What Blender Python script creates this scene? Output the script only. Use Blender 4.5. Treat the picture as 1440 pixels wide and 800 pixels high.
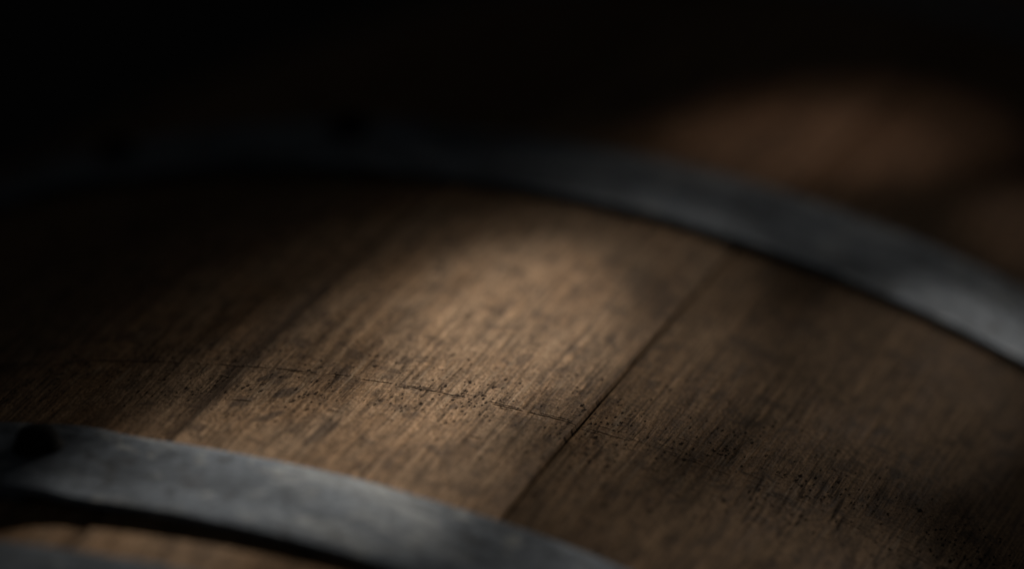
import bpy, math, random
from mathutils import Matrix, Vector, noise

for o in list(bpy.data.objects):
    bpy.data.objects.remove(o)
scene = bpy.context.scene
C = scene.collection
ZC = 0.3465                      # height of the barrel's axis above the floor

# ------------------------------------------------------------------ camera
cd = bpy.data.cameras.new('camera')
cam = bpy.data.objects.new('camera', cd)
C.objects.link(cam)
right = Vector((0.89186453, 0.34031756, 0.29792888))
fwd = Vector((-0.1882838, 0.87825195, -0.43957107))
up = Vector((-0.41125037, 0.33594266, 0.84735805))
m = Matrix((right, up, -fwd)).transposed().to_4x4()
m.translation = Vector((0.108925, -0.879460, 0.774205 + ZC))
cam.matrix_world = m
cd.sensor_width = 36.0
cd.lens = 160.615
cd.clip_start = 0.02
cd.clip_end = 200.0
cd.dof.use_dof = True
cd.dof.focus_distance = 0.944
cd.dof.aperture_fstop = 3.6
scene.camera = cam

# ------------------------------------------------------------------ world: an unlit cellar
w = bpy.data.worlds.new('World')
scene.world = w
w.use_nodes = True
bg = w.node_tree.nodes['Background']
bg.inputs['Color'].default_value = (0.9, 0.95, 1.0, 1)
bg.inputs['Strength'].default_value = 0.0075

# ------------------------------------------------------------------ view
vs = scene.view_settings
vs.view_transform = 'Standard'
vs.look = 'None'
vs.exposure = 0.0
vs.gamma = 1.0
vs.use_curve_mapping = False
scene.render.engine = 'CYCLES'
scene.cycles.use_denoising = True

# ------------------------------------------------------------------ lamps: narrow beams from behind the barrel
SRC = Vector((0.42, 2.05, 1.20 + ZC))
AIM = (Vector((-0.08, -0.055, 0.335 + ZC)) - SRC).normalized()
LR = AIM.cross(Vector((0, 0, 1))).normalized()
LU = LR.cross(AIM)

def beam(ax, ay, hx, hy, power, tilt=0.0, blend=1.0, color=(1.0, 0.94, 0.86)):
    """a lamp at SRC turned ax, ay degrees off AIM, with a cone of half widths hx, hy degrees"""
    ld = bpy.data.lights.new('lamp_beam', 'SPOT')
    ld.energy = power
    ld.spot_size = math.radians(2 * hx)
    ld.spot_blend = blend
    ld.shadow_soft_size = 0.0025
    ld.color = color
    lo = bpy.data.objects.new('lamp_beam', ld)
    C.objects.link(lo)
    lo.location = SRC
    d = AIM + LR * math.radians(ax) + LU * math.radians(ay)
    q = d.to_track_quat('-Z', 'Y').to_matrix() @ Matrix.Rotation(math.radians(tilt), 3, 'Z')
    lo.rotation_euler = q.to_euler()
    lo.scale = (1.0, hy / hx, 1.0)
    return lo

# the bright patch on the staves: its core, its soft borders and its tail over the near hoop
beam(-0.01, -0.25, 0.96, 0.40, 300, tilt=-30)
beam(-0.01, -0.45, 1.31, 0.63, 80, tilt=-15)
beam(0.15, -0.01, 1.13, 0.58, 138, tilt=-26)
beam(1.05, -0.31, 0.96, 0.58, 20, tilt=-48)
beam(-0.77, 0.13, 0.77, 0.74, 71)
beam(-0.19, 0.37, 1.14, 0.36, 285, tilt=-11)
# weaker patches: by the far hoop, low down, behind the far hoop
beam(-1.71, -0.60, 0.94, 0.72, 39, tilt=-3)
beam(-1.50, 0.06, 0.95, 0.50, 13)  # added fill beam, brightens the dark gap between patches on the right stave
beam(-2.08, 0.46, 1.36, 0.59, 62, tilt=16)
beam(0.36, -2.05, 1.10, 1.05, 17, tilt=5, color=(1.0, 0.76, 0.63))
beam(0.38, -1.88, 0.85, 0.62, 28, tilt=5, color=(1.0, 0.76, 0.63))
beam(-1.27, -1.96, 0.75, 0.60, 18, color=(1.0, 0.80, 0.66))
beam(0.25, -1.15, 1.40, 0.38, 8)
# low over the next hoop towards the near end
beam(0.08, 0.64, 0.85, 0.34, 150, tilt=-10)
# faint spill round all of them
beam(-0.40, -0.36, 3.42, 1.88, 10)

# ------------------------------------------------------------------ materials
class NB:
    """small helper that writes shader maths as calls"""
    def __init__(s, name):
        s.mat = bpy.data.materials.new(name)
        s.mat.use_nodes = True
        s.t = s.mat.node_tree
        s.t.nodes.clear()
        s.out = s.t.nodes.new('ShaderNodeOutputMaterial')
        s.b = s.t.nodes.new('ShaderNodeBsdfPrincipled')
        s.t.links.new(s.b.outputs[0], s.out.inputs[0])
    def put(s, inp, v):
        if hasattr(v, 'is_output'):
            s.t.links.new(v, inp)
        else:
            inp.default_value = v
    def m(s, op, a, b=0.0, c=None, clamp=False):
        n = s.t.nodes.new('ShaderNodeMath')
        n.operation = op
        n.use_clamp = clamp
        s.put(n.inputs[0], a)
        s.put(n.inputs[1], b)
        if c is not None:
            s.put(n.inputs[2], c)
        return n.outputs[0]
    def ss(s, x, a, b, lo=0.0, hi=1.0):
        n = s.t.nodes.new('ShaderNodeMapRange')
        n.interpolation_type = 'SMOOTHSTEP'
        s.put(n.inputs[0], x)
        n.inputs[1].default_value = a
        n.inputs[2].default_value = b
        n.inputs[3].default_value = lo
        n.inputs[4].default_value = hi
        return n.outputs[0]
    def vec(s, x, y, z=0.0):
        n = s.t.nodes.new('ShaderNodeCombineXYZ')
        s.put(n.inputs[0], x); s.put(n.inputs[1], y); s.put(n.inputs[2], z)
        return n.outputs[0]
    def noise(s, v, scale=1.0, detail=2.0, rough=0.5, dist=0.0):
        n = s.t.nodes.new('ShaderNodeTexNoise')
        s.put(n.inputs['Vector'], v)
        n.inputs['Scale'].default_value = scale
        n.inputs['Detail'].default_value = detail
        n.inputs['Roughness'].default_value = rough
        n.inputs['Distortion'].default_value = dist
        return n.outputs[0]
    def voro(s, v, rand=1.0):
        n = s.t.nodes.new('ShaderNodeTexVoronoi')
        s.put(n.inputs['Vector'], v)
        n.inputs['Scale'].default_value = 1.0
        n.inputs['Randomness'].default_value = rand
        sep = s.t.nodes.new('ShaderNodeSeparateColor')
        s.t.links.new(n.outputs['Color'], sep.inputs[0])
        return n.outputs['Distance'], sep.outputs[0], sep.outputs[1]
    def mix(s, f, a, b, mode='MIX'):
        n = s.t.nodes.new('ShaderNodeMix')
        n.data_type = 'RGBA'
        n.blend_type = mode
        s.put(n.inputs[0], f)
        s.put(n.inputs[6], a if hasattr(a, 'is_output') else (*a, 1))
        s.put(n.inputs[7], b if hasattr(b, 'is_output') else (*b, 1))
        return n.outputs[2]
    def bump(s, h, dist, strength=1.0):
        n = s.t.nodes.new('ShaderNodeBump')
        n.inputs['Strength'].default_value = strength
        n.inputs['Distance'].default_value = dist
        s.t.links.new(h, n.inputs['Height'])
        s.t.links.new(n.outputs[0], s.b.inputs['Normal'])


def oak():
    n = NB('weathered_oak')
    M = n.m
    uvn = n.t.nodes.new('ShaderNodeUVMap'); uvn.uv_map = 'UVMap'
    sep = n.t.nodes.new('ShaderNodeSeparateXYZ')
    n.t.links.new(uvn.outputs[0], sep.inputs[0])
    u, v = sep.outputs[0], sep.outputs[1]
    info = n.t.nodes.new('ShaderNodeObjectInfo')
    tone = info.outputs['Color']
    seed = M('MULTIPLY', info.outputs['Alpha'], 37.0)
    ruv = n.vec(u, v, 0.0)
    # wandering of the grain
    wob = M('MULTIPLY', M('SUBTRACT', n.noise(n.vec(M('MULTIPLY', u, 30), M('MULTIPLY', v, 9), seed), 1, 2), 0.5), 0.004)
    ug = M('ADD', u, wob)
    grain = n.noise(n.vec(M('MULTIPLY', ug, 1500), M('MULTIPLY', v, 26), seed), 1, 3, 0.6)
    ridge = n.noise(n.vec(M('MULTIPLY', ug, 820), M('MULTIPLY', v, 13), seed), 1, 2, 0.5)
    fine = n.noise(n.vec(M('MULTIPLY', ug, 4200), M('MULTIPLY', v, 120), seed), 1, 2, 0.6)
    wide = n.noise(n.vec(M('MULTIPLY', ug, 260), M('MULTIPLY', v, 7), seed), 1, 3, 0.55)
    blotch = n.noise(n.vec(M('MULTIPLY', u, 60), M('MULTIPLY', v, 30), seed), 1, 4, 0.6, 0.6)
    speck = n.noise(n.vec(M('MULTIPLY', u, 420), M('MULTIPLY', v, 170), seed), 1, 3, 0.6, 0.4)
    rough = n.noise(n.vec(M('MULTIPLY', u, 1500), M('MULTIPLY', v, 900), seed), 1, 3, 0.65)
    cross = n.noise(n.vec(M('MULTIPLY', u, 90), M('MULTIPLY', M('SUBTRACT', v, M('MULTIPLY', u, 0.099)), 2600), seed), 1, 2, 0.55)
    # the long scratch that runs across the staves, its fine parallel companions and their band of wear
    vs_ = M('SUBTRACT', M('SUBTRACT', v, M('MULTIPLY', u, 0.099)), -0.0557)
    wv = M('MULTIPLY', M('SUBTRACT', n.noise(n.vec(M('MULTIPLY', u, 90), 3.1, 0), 1, 5, 0.65), 0.5), 0.0026)
    vw = M('ADD', M('SUBTRACT', vs_, wv), M('MULTIPLY', M('SUBTRACT', rough, 0.5), 0.0011))
    def line(off, slope, width, thr, sd, depth=1.0):
        d = M('ABSOLUTE', M('SUBTRACT', vw, M('ADD', off, M('MULTIPLY', u, slope))))
        l = n.ss(d, width * 0.3, width, 1.0, 0.0)
        g = n.ss(n.noise(n.vec(M('MULTIPLY', u, 140), sd, 0), 1, 4, 0.65), thr - 0.04, thr + 0.06)
        return M('MULTIPLY', M('MULTIPLY', l, g), depth)
    scr = line(0.0, 0.0, 0.00044, 0.49, 1.7)
    for off, sl, wd, th, sd, dp in ((0.0011, 0.006, 0.0004, 0.5, 5.2, 0.8), (-0.0013, -0.008, 0.0004, 0.52, 9.4, 0.7),
                                    (0.0036, 0.03, 0.0005, 0.55, 13.3, 0.7), (-0.004, 0.012, 0.0004, 0.56, 21.9, 0.6),
                                    (0.0075, -0.02, 0.0005, 0.57, 33.1, 0.6), (-0.0145, 0.02, 0.0006, 0.57, 41.1, 0.6)):
        scr = M('MAXIMUM', scr, line(off, sl, wd, th, sd, dp))
    scr = M('MULTIPLY', scr, n.ss(u, -0.046, -0.028, 1.0, 0.45))
    band = n.ss(M('ABSOLUTE', vs_), 0.001, 0.025, 1.0, 0.0)
    # open pores: small dark strokes, thickest round the scratch and in drifts
    drift = n.noise(n.vec(M('MULTIPLY', u, 75), M('MULTIPLY', v, 40), 7.7), 1, 3, 0.6)
    dens = M('ADD', M('MULTIPLY', n.ss(drift, 0.38, 0.64), M('ADD', M('MULTIPLY', band, 0.70), 0.28)), M('MULTIPLY', band, M('ADD', n.ss(u, -0.05, 0.01, 0.0, 0.10), 0.09)))
    wu = M('MULTIPLY', M('SUBTRACT', n.noise(n.vec(M('MULTIPLY', u, 1900), M('MULTIPLY', v, 1300), 1.0), 1, 2, 0.6), 0.5), 0.9)
    wv2 = M('MULTIPLY', M('SUBTRACT', rough, 0.5), 1.1)
    def pores(su, sv, rad, k, sd):
        dd, c1, c2 = n.voro(n.vec(M('ADD', M('MULTIPLY', M('ADD', ug, sd), su), wu), M('ADD', M('MULTIPLY', v, sv), wv2), 0))
        r = M('MULTIPLY', M('ADD', M('MULTIPLY', c2, c2), 0.22), rad * 1.25)
        a = M('SUBTRACT', 1.0, M('DIVIDE', dd, r), clamp=True)
        a = n.ss(a, 0.0, 0.45)
        return M('MULTIPLY', a, n.ss(M('SUBTRACT', M('MULTIPLY', dens, k), c1), 0.0, 0.02))
    p = M('MAXIMUM', pores(760, 400, 0.30, 0.9, 0.0), pores(1600, 720, 0.44, 0.85, 0.31))
    p = M('MAXIMUM', p, M('MULTIPLY', pores(420, 190, 0.20, 0.35, 0.77), 0.9))
    # short open checks along the grain, and pale raised fibres beside them
    cn = n.noise(n.vec(M('MULTIPLY', ug, 1150), M('MULTIPLY', v, 70), 4.4), 1, 2, 0.5)
    near = M('ADD', M('MULTIPLY', band, 0.55), 0.45)
    chk = M('MULTIPLY', M('MULTIPLY', n.ss(cn, 0.58, 0.67), n.ss(drift, 0.33, 0.52)), near)
    fib = M('MULTIPLY', n.ss(cn, 0.40, 0.31), near)
    # stains, drips and rubbed-in smudges; also broader dark patches further right
    st = None
    for (u0, v0, u1, v1, wd, k) in ((-0.1105, -0.0740, -0.1072, -0.0675, 0.0011, .95), (-0.1036, -0.0795, -0.1006, -0.0735, 0.0018, 1.0),
                                    (-0.1110, -0.0868, -0.1076, -0.0817, 0.0020, .9), (-0.1035, -0.0925, -0.0993, -0.0855, 0.0014, .85),
                                    (-0.0900, -0.0970, -0.0873, -0.0855, 0.0018, .85), (-0.1134, -0.0510, -0.1125, -0.0330, 0.0020, .6),
                                    (-0.0319, 0.0024, -0.0160, -0.0012, 0.0030, .6), (-0.0585, 0.0220, -0.0480, 0.0040, 0.0060, .6),  # broad dark patches on either side of a joint
                                    (0.020, -0.034, 0.034, -0.020, 0.0065, .2), (-0.076, -0.096, -0.071, -0.090, 0.0020, .4), (-0.1160, -0.0980, -0.1160, -0.0200, 0.0030, .7)):
        cu, cv = (u0 + u1) / 2, (v0 + v1) / 2
        du, dv = u1 - u0, v1 - v0
        L = math.hypot(du, dv); du /= L; dv /= L
        x = M('SUBTRACT', u, cu); y = M('SUBTRACT', v, cv)
        a = M('ADD', M('MULTIPLY', x, du / (L * 0.62)), M('MULTIPLY', y, dv / (L * 0.62)))
        b = M('ADD', M('MULTIPLY', x, -dv / wd), M('MULTIPLY', y, du / wd))
        d = M('SQRT', M('ADD', M('MULTIPLY', a, a), M('MULTIPLY', b, b)))
        d = M('ADD', d, M('MULTIPLY', M('SUBTRACT', speck, 0.5), 0.8))
        s1 = n.ss(d, 0.62, 1.12, k, 0.0)
        st = s1 if st is None else M('MAXIMUM', st, s1)
    smudge = M('MULTIPLY', n.ss(n.noise(n.vec(M('MULTIPLY', u, 190), M('MULTIPLY', v, 165), 2.2), 1, 4, 0.6, 0.5), 0.53, 0.65), 0.72)
    st = M('MAXIMUM', st, smudge)
    # colour
    col = n.mix(n.ss(wide, 0.15, 0.85), (0.305, 0.175, 0.088), (0.455, 0.276, 0.150))
    col = n.mix(n.ss(blotch, 0.35, 0.7), col, n.mix(0.5, col, (0.44, 0.305, 0.195)))
    g2 = n.ss(grain, 0.3, 0.72, 0.70, 1.16)
    col = n.mix(1.0, col, n.vec(g2, g2, g2), 'MULTIPLY')
    q2 = n.ss(ridge, 0.3, 0.68, 0.76, 1.12)
    col = n.mix(1.0, col, n.vec(q2, q2, q2), 'MULTIPLY')
    f2 = n.ss(fine, 0.3, 0.7, 0.82, 1.12)
    col = n.mix(1.0, col, n.vec(f2, f2, f2), 'MULTIPLY')
    r2 = n.ss(rough, 0.3, 0.7, 0.62, 1.26)
    col = n.mix(1.0, col, n.vec(r2, r2, r2), 'MULTIPLY')
    s2 = n.ss(speck, 0.3, 0.7, 0.72, 1.14)
    col = n.mix(1.0, col, n.vec(s2, s2, s2), 'MULTIPLY')
    col = n.mix(1.0, col, tone, 'MULTIPLY')
    col = n.mix(M('MULTIPLY', st, 0.85), col, (0.085, 0.055, 0.036))
    col = n.mix(M('MULTIPLY', n.ss(cross, 0.6, 0.75), M('MULTIPLY', band, 0.45)), col, (0.08, 0.055, 0.038))
    col = n.mix(M('MULTIPLY', fib, 0.40), col, (0.50, 0.36, 0.23))
    # grime packed into the joints
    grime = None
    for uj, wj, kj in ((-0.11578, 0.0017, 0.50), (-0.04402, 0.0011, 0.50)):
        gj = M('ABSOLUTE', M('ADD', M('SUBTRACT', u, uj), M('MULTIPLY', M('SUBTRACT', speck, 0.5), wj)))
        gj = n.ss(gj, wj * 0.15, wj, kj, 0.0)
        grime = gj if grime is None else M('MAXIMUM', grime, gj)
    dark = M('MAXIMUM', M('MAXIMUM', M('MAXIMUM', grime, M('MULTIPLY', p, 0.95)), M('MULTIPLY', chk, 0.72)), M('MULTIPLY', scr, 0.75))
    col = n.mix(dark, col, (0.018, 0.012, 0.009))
    n.t.links.new(col, n.b.inputs['Base Color'])
    n.put(n.b.inputs['Roughness'], n.ss(blotch, 0.3, 0.7, 0.64, 0.82))
    n.put(n.b.inputs['Specular IOR Level'], M('MULTIPLY', M('SUBTRACT', 1.0, dark), 0.07))
    h = M('ADD', M('MULTIPLY', grain, 0.30), M('MULTIPLY', ridge, 0.50))
    h = M('ADD', h, M('MULTIPLY', speck, 0.45))
    h = M('ADD', h, M('MULTIPLY', rough, 0.40))
    h = M('ADD', h, M('MULTIPLY', cross, M('ADD', M('MULTIPLY', band, 0.16), 0.04)))
    h = M('SUBTRACT', h, M('MULTIPLY', scr, 0.5))
    h = M('SUBTRACT', h, M('MULTIPLY', cn, 0.35))
    n.bump(h, 0.00044, 0.85)
    return n.mat


def steel():
    n = NB('galvanised_steel')
    M = n.m
    uvn = n.t.nodes.new('ShaderNodeUVMap'); uvn.uv_map = 'UVMap'
    sep = n.t.nodes.new('ShaderNodeSeparateXYZ')
    n.t.links.new(uvn.outputs[0], sep.inputs[0])
    u, v = sep.outputs[0], sep.outputs[1]
    a = n.noise(n.vec(M('MULTIPLY', u, 45), M('MULTIPLY', v, 80), 0), 1, 5, 0.6, 0.5)
    b = n.noise(n.vec(M('MULTIPLY', u, 120), M('MULTIPLY', v, 130), 3), 1, 4, 0.6, 0.25)
    s = n.noise(n.vec(M('MULTIPLY', u, 60), M('MULTIPLY', v, 2200), 5), 1, 3, 0.6)
    c = n.noise(n.vec(M('MULTIPLY', u, 22), M('MULTIPLY', v, 60), 9), 1, 5, 0.65, 0.8)
    f = n.noise(n.vec(M('MULTIPLY', u, 420), M('MULTIPLY', v, 520), 2), 1, 4, 0.65)
    col = n.mix(n.ss(a, 0.3, 0.7), (0.12, 0.136, 0.155), (0.335, 0.372, 0.42))
    col = n.mix(M('MULTIPLY', n.ss(b, 0.55, 0.72), 0.7), col, (0.54, 0.54, 0.51))
    col = n.mix(M('MULTIPLY', n.ss(b, 0.45, 0.30), 0.7), col, (0.07, 0.065, 0.062))
    col = n.mix(M('MULTIPLY', n.ss(c, 0.58, 0.74), 0.6), col, (0.115, 0.075, 0.050))
    col = n.mix(M('MULTIPLY', n.ss(c, 0.44, 0.32), 0.55), col, (0.56, 0.57, 0.56))
    f2 = n.ss(f, 0.3, 0.7, 0.72, 1.2)
    col = n.mix(1.0, col, n.vec(f2, f2, f2), 'MULTIPLY')
    n.t.links.new(col, n.b.inputs['Base Color'])
    n.b.inputs['Metallic'].default_value = 0.75
    n.put(n.b.inputs['Roughness'], n.ss(a, 0.25, 0.75, 0.66, 0.50))
    n.bump(M('ADD', M('MULTIPLY', s, 0.25), M('ADD', M('MULTIPLY', b, 0.6), M('ADD', M('MULTIPLY', a, 0.9), M('MULTIPLY', f, 0.15)))), 0.0006, 0.6)
    return n.mat


def iron():
    n = NB('blackened_iron')
    tc = n.t.nodes.new('ShaderNodeTexCoord')
    a = n.noise(tc.outputs['Object'], 420, 4, 0.6)
    n.t.links.new(n.mix(a, (0.010, 0.009, 0.008), (0.03, 0.026, 0.022)), n.b.inputs['Base Color'])
    n.b.inputs['Specular IOR Level'].default_value = 0.15
    n.b.inputs['Roughness'].default_value = 0.85
    n.bump(a, 0.0004, 0.5)
    return n.mat


def stone():
    n = NB('cellar_concrete')
    tc = n.t.nodes.new('ShaderNodeTexCoord')
    a = n.noise(tc.outputs['Object'], 3.0, 6, 0.65)
    b = n.noise(tc.outputs['Object'], 60.0, 4, 0.6)
    c = n.mix(n.ss(a, 0.3, 0.7), (0.035, 0.032, 0.030), (0.075, 0.068, 0.060))
    n.t.links.new(n.mix(n.ss(b, 0.5, 0.8), c, (0.02, 0.018, 0.017)), n.b.inputs['Base Color'])
    n.b.inputs['Roughness'].default_value = 0.85
    n.bump(n.m('ADD', a, n.m('MULTIPLY', b, 0.2)), 0.01, 0.5)
    return n.mat

OAK, STEEL, IRON, STONE = oak(), steel(), iron(), stone()

# ------------------------------------------------------------------ mesh helpers
def mesh_object(name, verts, faces, mat, parent=None, uvs=None, smooth=True):
    me = bpy.data.meshes.new(name)
    me.from_pydata(verts, [], faces)
    me.materials.append(mat)
    if uvs:
        l = me.uv_layers.new(name='UVMap')
        for lp in me.loops:
            l.data[lp.index].uv = uvs[lp.vertex_index]
    me.update()
    if smooth:
        me.polygons.foreach_set('use_smooth', [True] * len(me.polygons))
        me.set_sharp_from_angle(angle=math.radians(50))
    o = bpy.data.objects.new(name, me)
    C.objects.link(o)
    if parent:
        o.parent = parent
    return o

RB, KB, HALF = 0.345, 0.275, 0.475
def rad(y):
    return RB - KB * y * y

rng = random.Random(11)

# ------------------------------------------------------------------ the setting: the dark floor under the barrel
g = mesh_object('floor', [(-6, -6, 0), (6, -6, 0), (6, 6, 0), (-6, 6, 0)], [(0, 1, 2, 3)], STONE, smooth=False)
g['kind'] = 'structure'

# ------------------------------------------------------------------ the barrel
barrel = bpy.data.objects.new('wine_barrel', None)
C.objects.link(barrel)
barrel.location = (0, 0, 0)
barrel.empty_display_size = 0.2
barrel['label'] = 'worn oak barrel lying on its side with riveted grey steel hoops'
barrel['category'] = 'barrel'

# stave joints, as angles from the top of the barrel; the seen ones are fixed, the others fill the ring
joints = [-0.5300, -0.3356, -0.1276, 0.1520]
a = joints[-1]
end = joints[0] + 2 * math.pi
rest = []
while a < end - 0.30:
    a += rng.uniform(0.165, 0.235)
    rest.append(a)
k = (end - joints[-1]) / ((rest[-1] + 0.2) - joints[-1])
rest = [joints[-1] + (x - joints[-1]) * k for x in rest]
joints = joints + rest + [end]

THICK = 0.026
NY = 56
def stave(a0, a1, gl, gr, lift, tone, seed):
    ys = [-HALF + 2 * HALF * i / NY for i in range(NY + 1)]
    W = (a1 - a0)
    prof = []
    rc = 0.00045                                     # rounded arris
    na = 12
    for j in range(na + 1):
        t = j / na
        prof.append(('o', t, 0.0))
    verts, uvs, faces = [], [], []
    for y in ys:
        R = rad(y)
        gl_ = gl * (1 + 0.6 * noise.noise(Vector((y * 38, a0 * 7, 0)))) / R
        gr_ = gr * (1 + 0.6 * noise.noise(Vector((y * 38, a1 * 7, 3)))) / R
        e = rc / R
        row = []
        # left side, from the inside up
        row.append((a0 + gl_ * 0.4, -THICK))
        row.append((a0 + gl_ * 0.6, -THICK * 0.4))
        row.append((a0 + gl_, -rc * 1.3))
        row.append((a0 + gl_ + e * 0.30, -rc * 0.35))
        for j in range(na + 1):
            t = j / na
            aa = a0 + gl_ + e + (W - gl_ - gr_ - 2 * e) * t
            dz = 0.00016 * noise.noise(Vector((aa * 9, y * 7, 0.5))) - 0.00015 * (2 * t - 1) ** 4
            row.append((aa, dz))
        row.append((a1 - gr_ - e * 0.30, -rc * 0.35))
        row.append((a1 - gr_, -rc * 1.3))
        row.append((a1 - gr_ * 0.6, -THICK * 0.4))
        row.append((a1 - gr_ * 0.4, -THICK))
        row.append(((a0 + a1) / 2, -THICK))
        for aa, dz in row:
            # tiny wander of the joint
            aw = aa
            rr = R + lift + dz
            verts.append((rr * math.sin(aw), y, rr * math.cos(aw) + ZC))
            uvs.append((aa * RB, y + (dz if dz < -0.002 else 0)))
    nrow = len(row)
    for i in range(NY):
        for j in range(nrow):
            j2 = (j + 1) % nrow
            faces.append((i * nrow + j, i * nrow + j2, (i + 1) * nrow + j2, (i + 1) * nrow + j))
    faces.append(tuple(range(nrow - 1, -1, -1)))
    faces.append(tuple(NY * nrow + j for j in range(nrow)))
    o = mesh_object('stave', verts, [f[::-1] for f in faces], OAK, barrel, uvs)
    o.color = (*tone, seed)
    return o

tones = [(0.82, 0.80, 0.78), (1.0, 1.0, 1.0), (0.92, 0.89, 0.83), (0.78, 0.76, 0.74)]
gaps = {1: 0.00008, 2: 0.00048}
for i in range(len(joints) - 1):
    if i < 4:
        tone = tones[i]
        lift = (-0.00015, 0.00005, 0.0, -0.0001)[i]
    else:
        v = rng.uniform(0.75, 1.05)
        tone = (v, v * rng.uniform(0.96, 1.0), v * rng.uniform(0.92, 1.0))
        lift = rng.uniform(-0.0003, 0.0002)
    stave(joints[i], joints[i + 1], gaps.get(i, 0.0003), gaps.get(i + 1, 0.0003), lift, tone, rng.random())

# ------------------------------------------------------------------ hoops
def rivet(hoop, ang, y, R):
    n, verts, faces = 20, [], []
    prof = [(0.0052, -0.0012), (0.0052, 0.0003), (0.0046, 0.0007), (0.0043, 0.0020), (0.0036, 0.0034), (0.0021, 0.0041), (0.0008, 0.0043)]
    er = Vector((math.sin(ang), 0, math.cos(ang)))
    et = Vector((math.cos(ang), 0, -math.sin(ang)))
    ey = Vector((0, 1, 0))
    base = er * R + ey * y + Vector((0, 0, ZC))
    wob = [1 + rng.uniform(-0.05, 0.05) for _ in range(n)]
    for r_, h_ in prof:
        for k in range(n):
            p_ = 2 * math.pi * k / n
            q = base + et * (r_ * wob[k] * math.cos(p_)) + ey * (r_ * wob[k] * math.sin(p_)) + er * h_
            verts.append(q)
    for i in range(len(prof) - 1):
        for k in range(n):
            k2 = (k + 1) % n
            faces.append((i * n + k, i * n + k2, (i + 1) * n + k2, (i + 1) * n + k))
    faces.append(tuple((len(prof) - 1) * n + k for k in range(n)))
    faces.append(tuple(range(n - 1, -1, -1)))
    mesh_object('rivet', verts, [f[::-1] for f in faces], IRON, hoop)

def hoop(y0, y1, lap, rivets, t=0.0012):
    """a strip from angle `lap` once round and over its own start; y0 towards the camera's end"""
    L = 0.30
    N = 420
    verts, uvs, faces = [], [], []
    r0, r1 = rad(y0), rad(y1)
    wide = y1 - y0
    ymid = (y0 + y1) / 2
    bulge = max(0.0, rad(ymid) - (r0 + r1) / 2)
    r0 += bulge * 1.0 + 0.00025
    r1 += bulge * 1.0 + 0.00025
    sec = [(0.0, 0.0), (0.0, 0.7), (0.012, 0.93), (0.035, 1.0), (0.2, 1.0), (0.4, 1.0), (0.6, 1.0), (0.8, 1.0), (0.965, 1.0), (0.988, 0.93), (1.0, 0.7), (1.0, 0.0)]
    sd = rng.random() * 50
    tot = 2 * math.pi + L
    for i in range(N + 1):
        ph = tot * i / N
        ang = lap - ph
        x = min(1, max(0, (ph - (2 * math.pi - 0.04)) / 0.04))
        off = (t + 0.0003) * x * x * (3 - 2 * x)
        for (s_, h_) in sec:
            y = y0 + wide * s_ + 0.0004 * noise.noise(Vector((ang * 5, sd, 0)))
            R = r0 + (r1 - r0) * s_ + h_ * t + off + 0.00035 * noise.noise(Vector((ang * 11, s_ * 1.5, sd)))
            verts.append((R * math.sin(ang), y, R * math.cos(ang) + ZC))
            uvs.append((ang * RB + sd, y + h_ * 0.002))
    ns = len(sec)
    for i in range(N):
        for j in range(ns):
            j2 = (j + 1) % ns
            faces.append((i * ns + j, i * ns + j2, (i + 1) * ns + j2, (i + 1) * ns + j))
    faces.append(tuple(range(ns - 1, -1, -1)))
    faces.append(tuple(N * ns + j for j in range(ns)))
    o = mesh_object('hoop', verts, faces, STEEL, barrel, uvs)
    for (ang, s_) in rivets:
        rivet(o, ang, y0 + wide * s_, r0 + (r1 - r0) * s_ + 2 * t + 0.0003)
    return o

hoop(-0.1374, -0.1087, -0.388, ((-0.402, 0.63), (-0.585, 0.5)))
hoop(0.0507, 0.0894, -0.400, ((-0.436, 0.72), (-0.612, 0.62)))
hoop(-0.192, -0.1561, 1.3, ((1.24, 0.5), (1.08, 0.5)))
hoop(0.300, 0.335, 1.6, ((1.54, 0.5), (1.38, 0.5)))
hoop(-0.470, -0.425, 0.9, ((0.85, 0.5), (0.68, 0.5)))
hoop(0.425, 0.470, 2.2, ((2.15, 0.5), (1.98, 0.5)))

# ------------------------------------------------------------------ heads: boards set into the ends
for sgn in (-1, 1):
    yc = sgn * (HALF - 0.035)
    Rh = rad(yc) - THICK + 0.003
    edges = [-Rh, -0.165, -0.08, 0.005, 0.09, 0.175, Rh]
    for b0, b1 in zip(edges[:-1], edges[1:]):
        verts, faces, uvs = [], [], []
        x0, x1 = b0 + 0.0003, b1 - 0.0003
        n = 9
        for dy in (-0.009, 0.009):
            for top in (1, -1):
                for i in range(n):
                    x = x0 + (x1 - x0) * i / (n - 1)
                    z = top * math.sqrt(max(0.0, Rh * Rh - x * x))
                    verts.append((x, yc + dy, z + ZC))
                    uvs.append((x, z))
        A, B, D, E_ = range(0, n), range(n, 2 * n), range(2 * n, 3 * n), range(3 * n, 4 * n)
        faces.append(tuple(A) + tuple(reversed(B)))
        faces.append(tuple(reversed(D)) + tuple(E_))
        for i in range(n - 1):
            faces.append((A[i + 1], A[i], D[i], D[i + 1]))
            faces.append((B[i], B[i + 1], E_[i + 1], E_[i]))
        faces.append((A[0], B[0], E_[0], D[0]))
        faces.append((B[-1], A[-1], D[-1], E_[-1]))
        o = mesh_object('head_board', verts, faces, OAK, barrel, uvs, smooth=False)
        v = rng.uniform(0.7, 0.95)
        o.color = (v, v, v, rng.random())
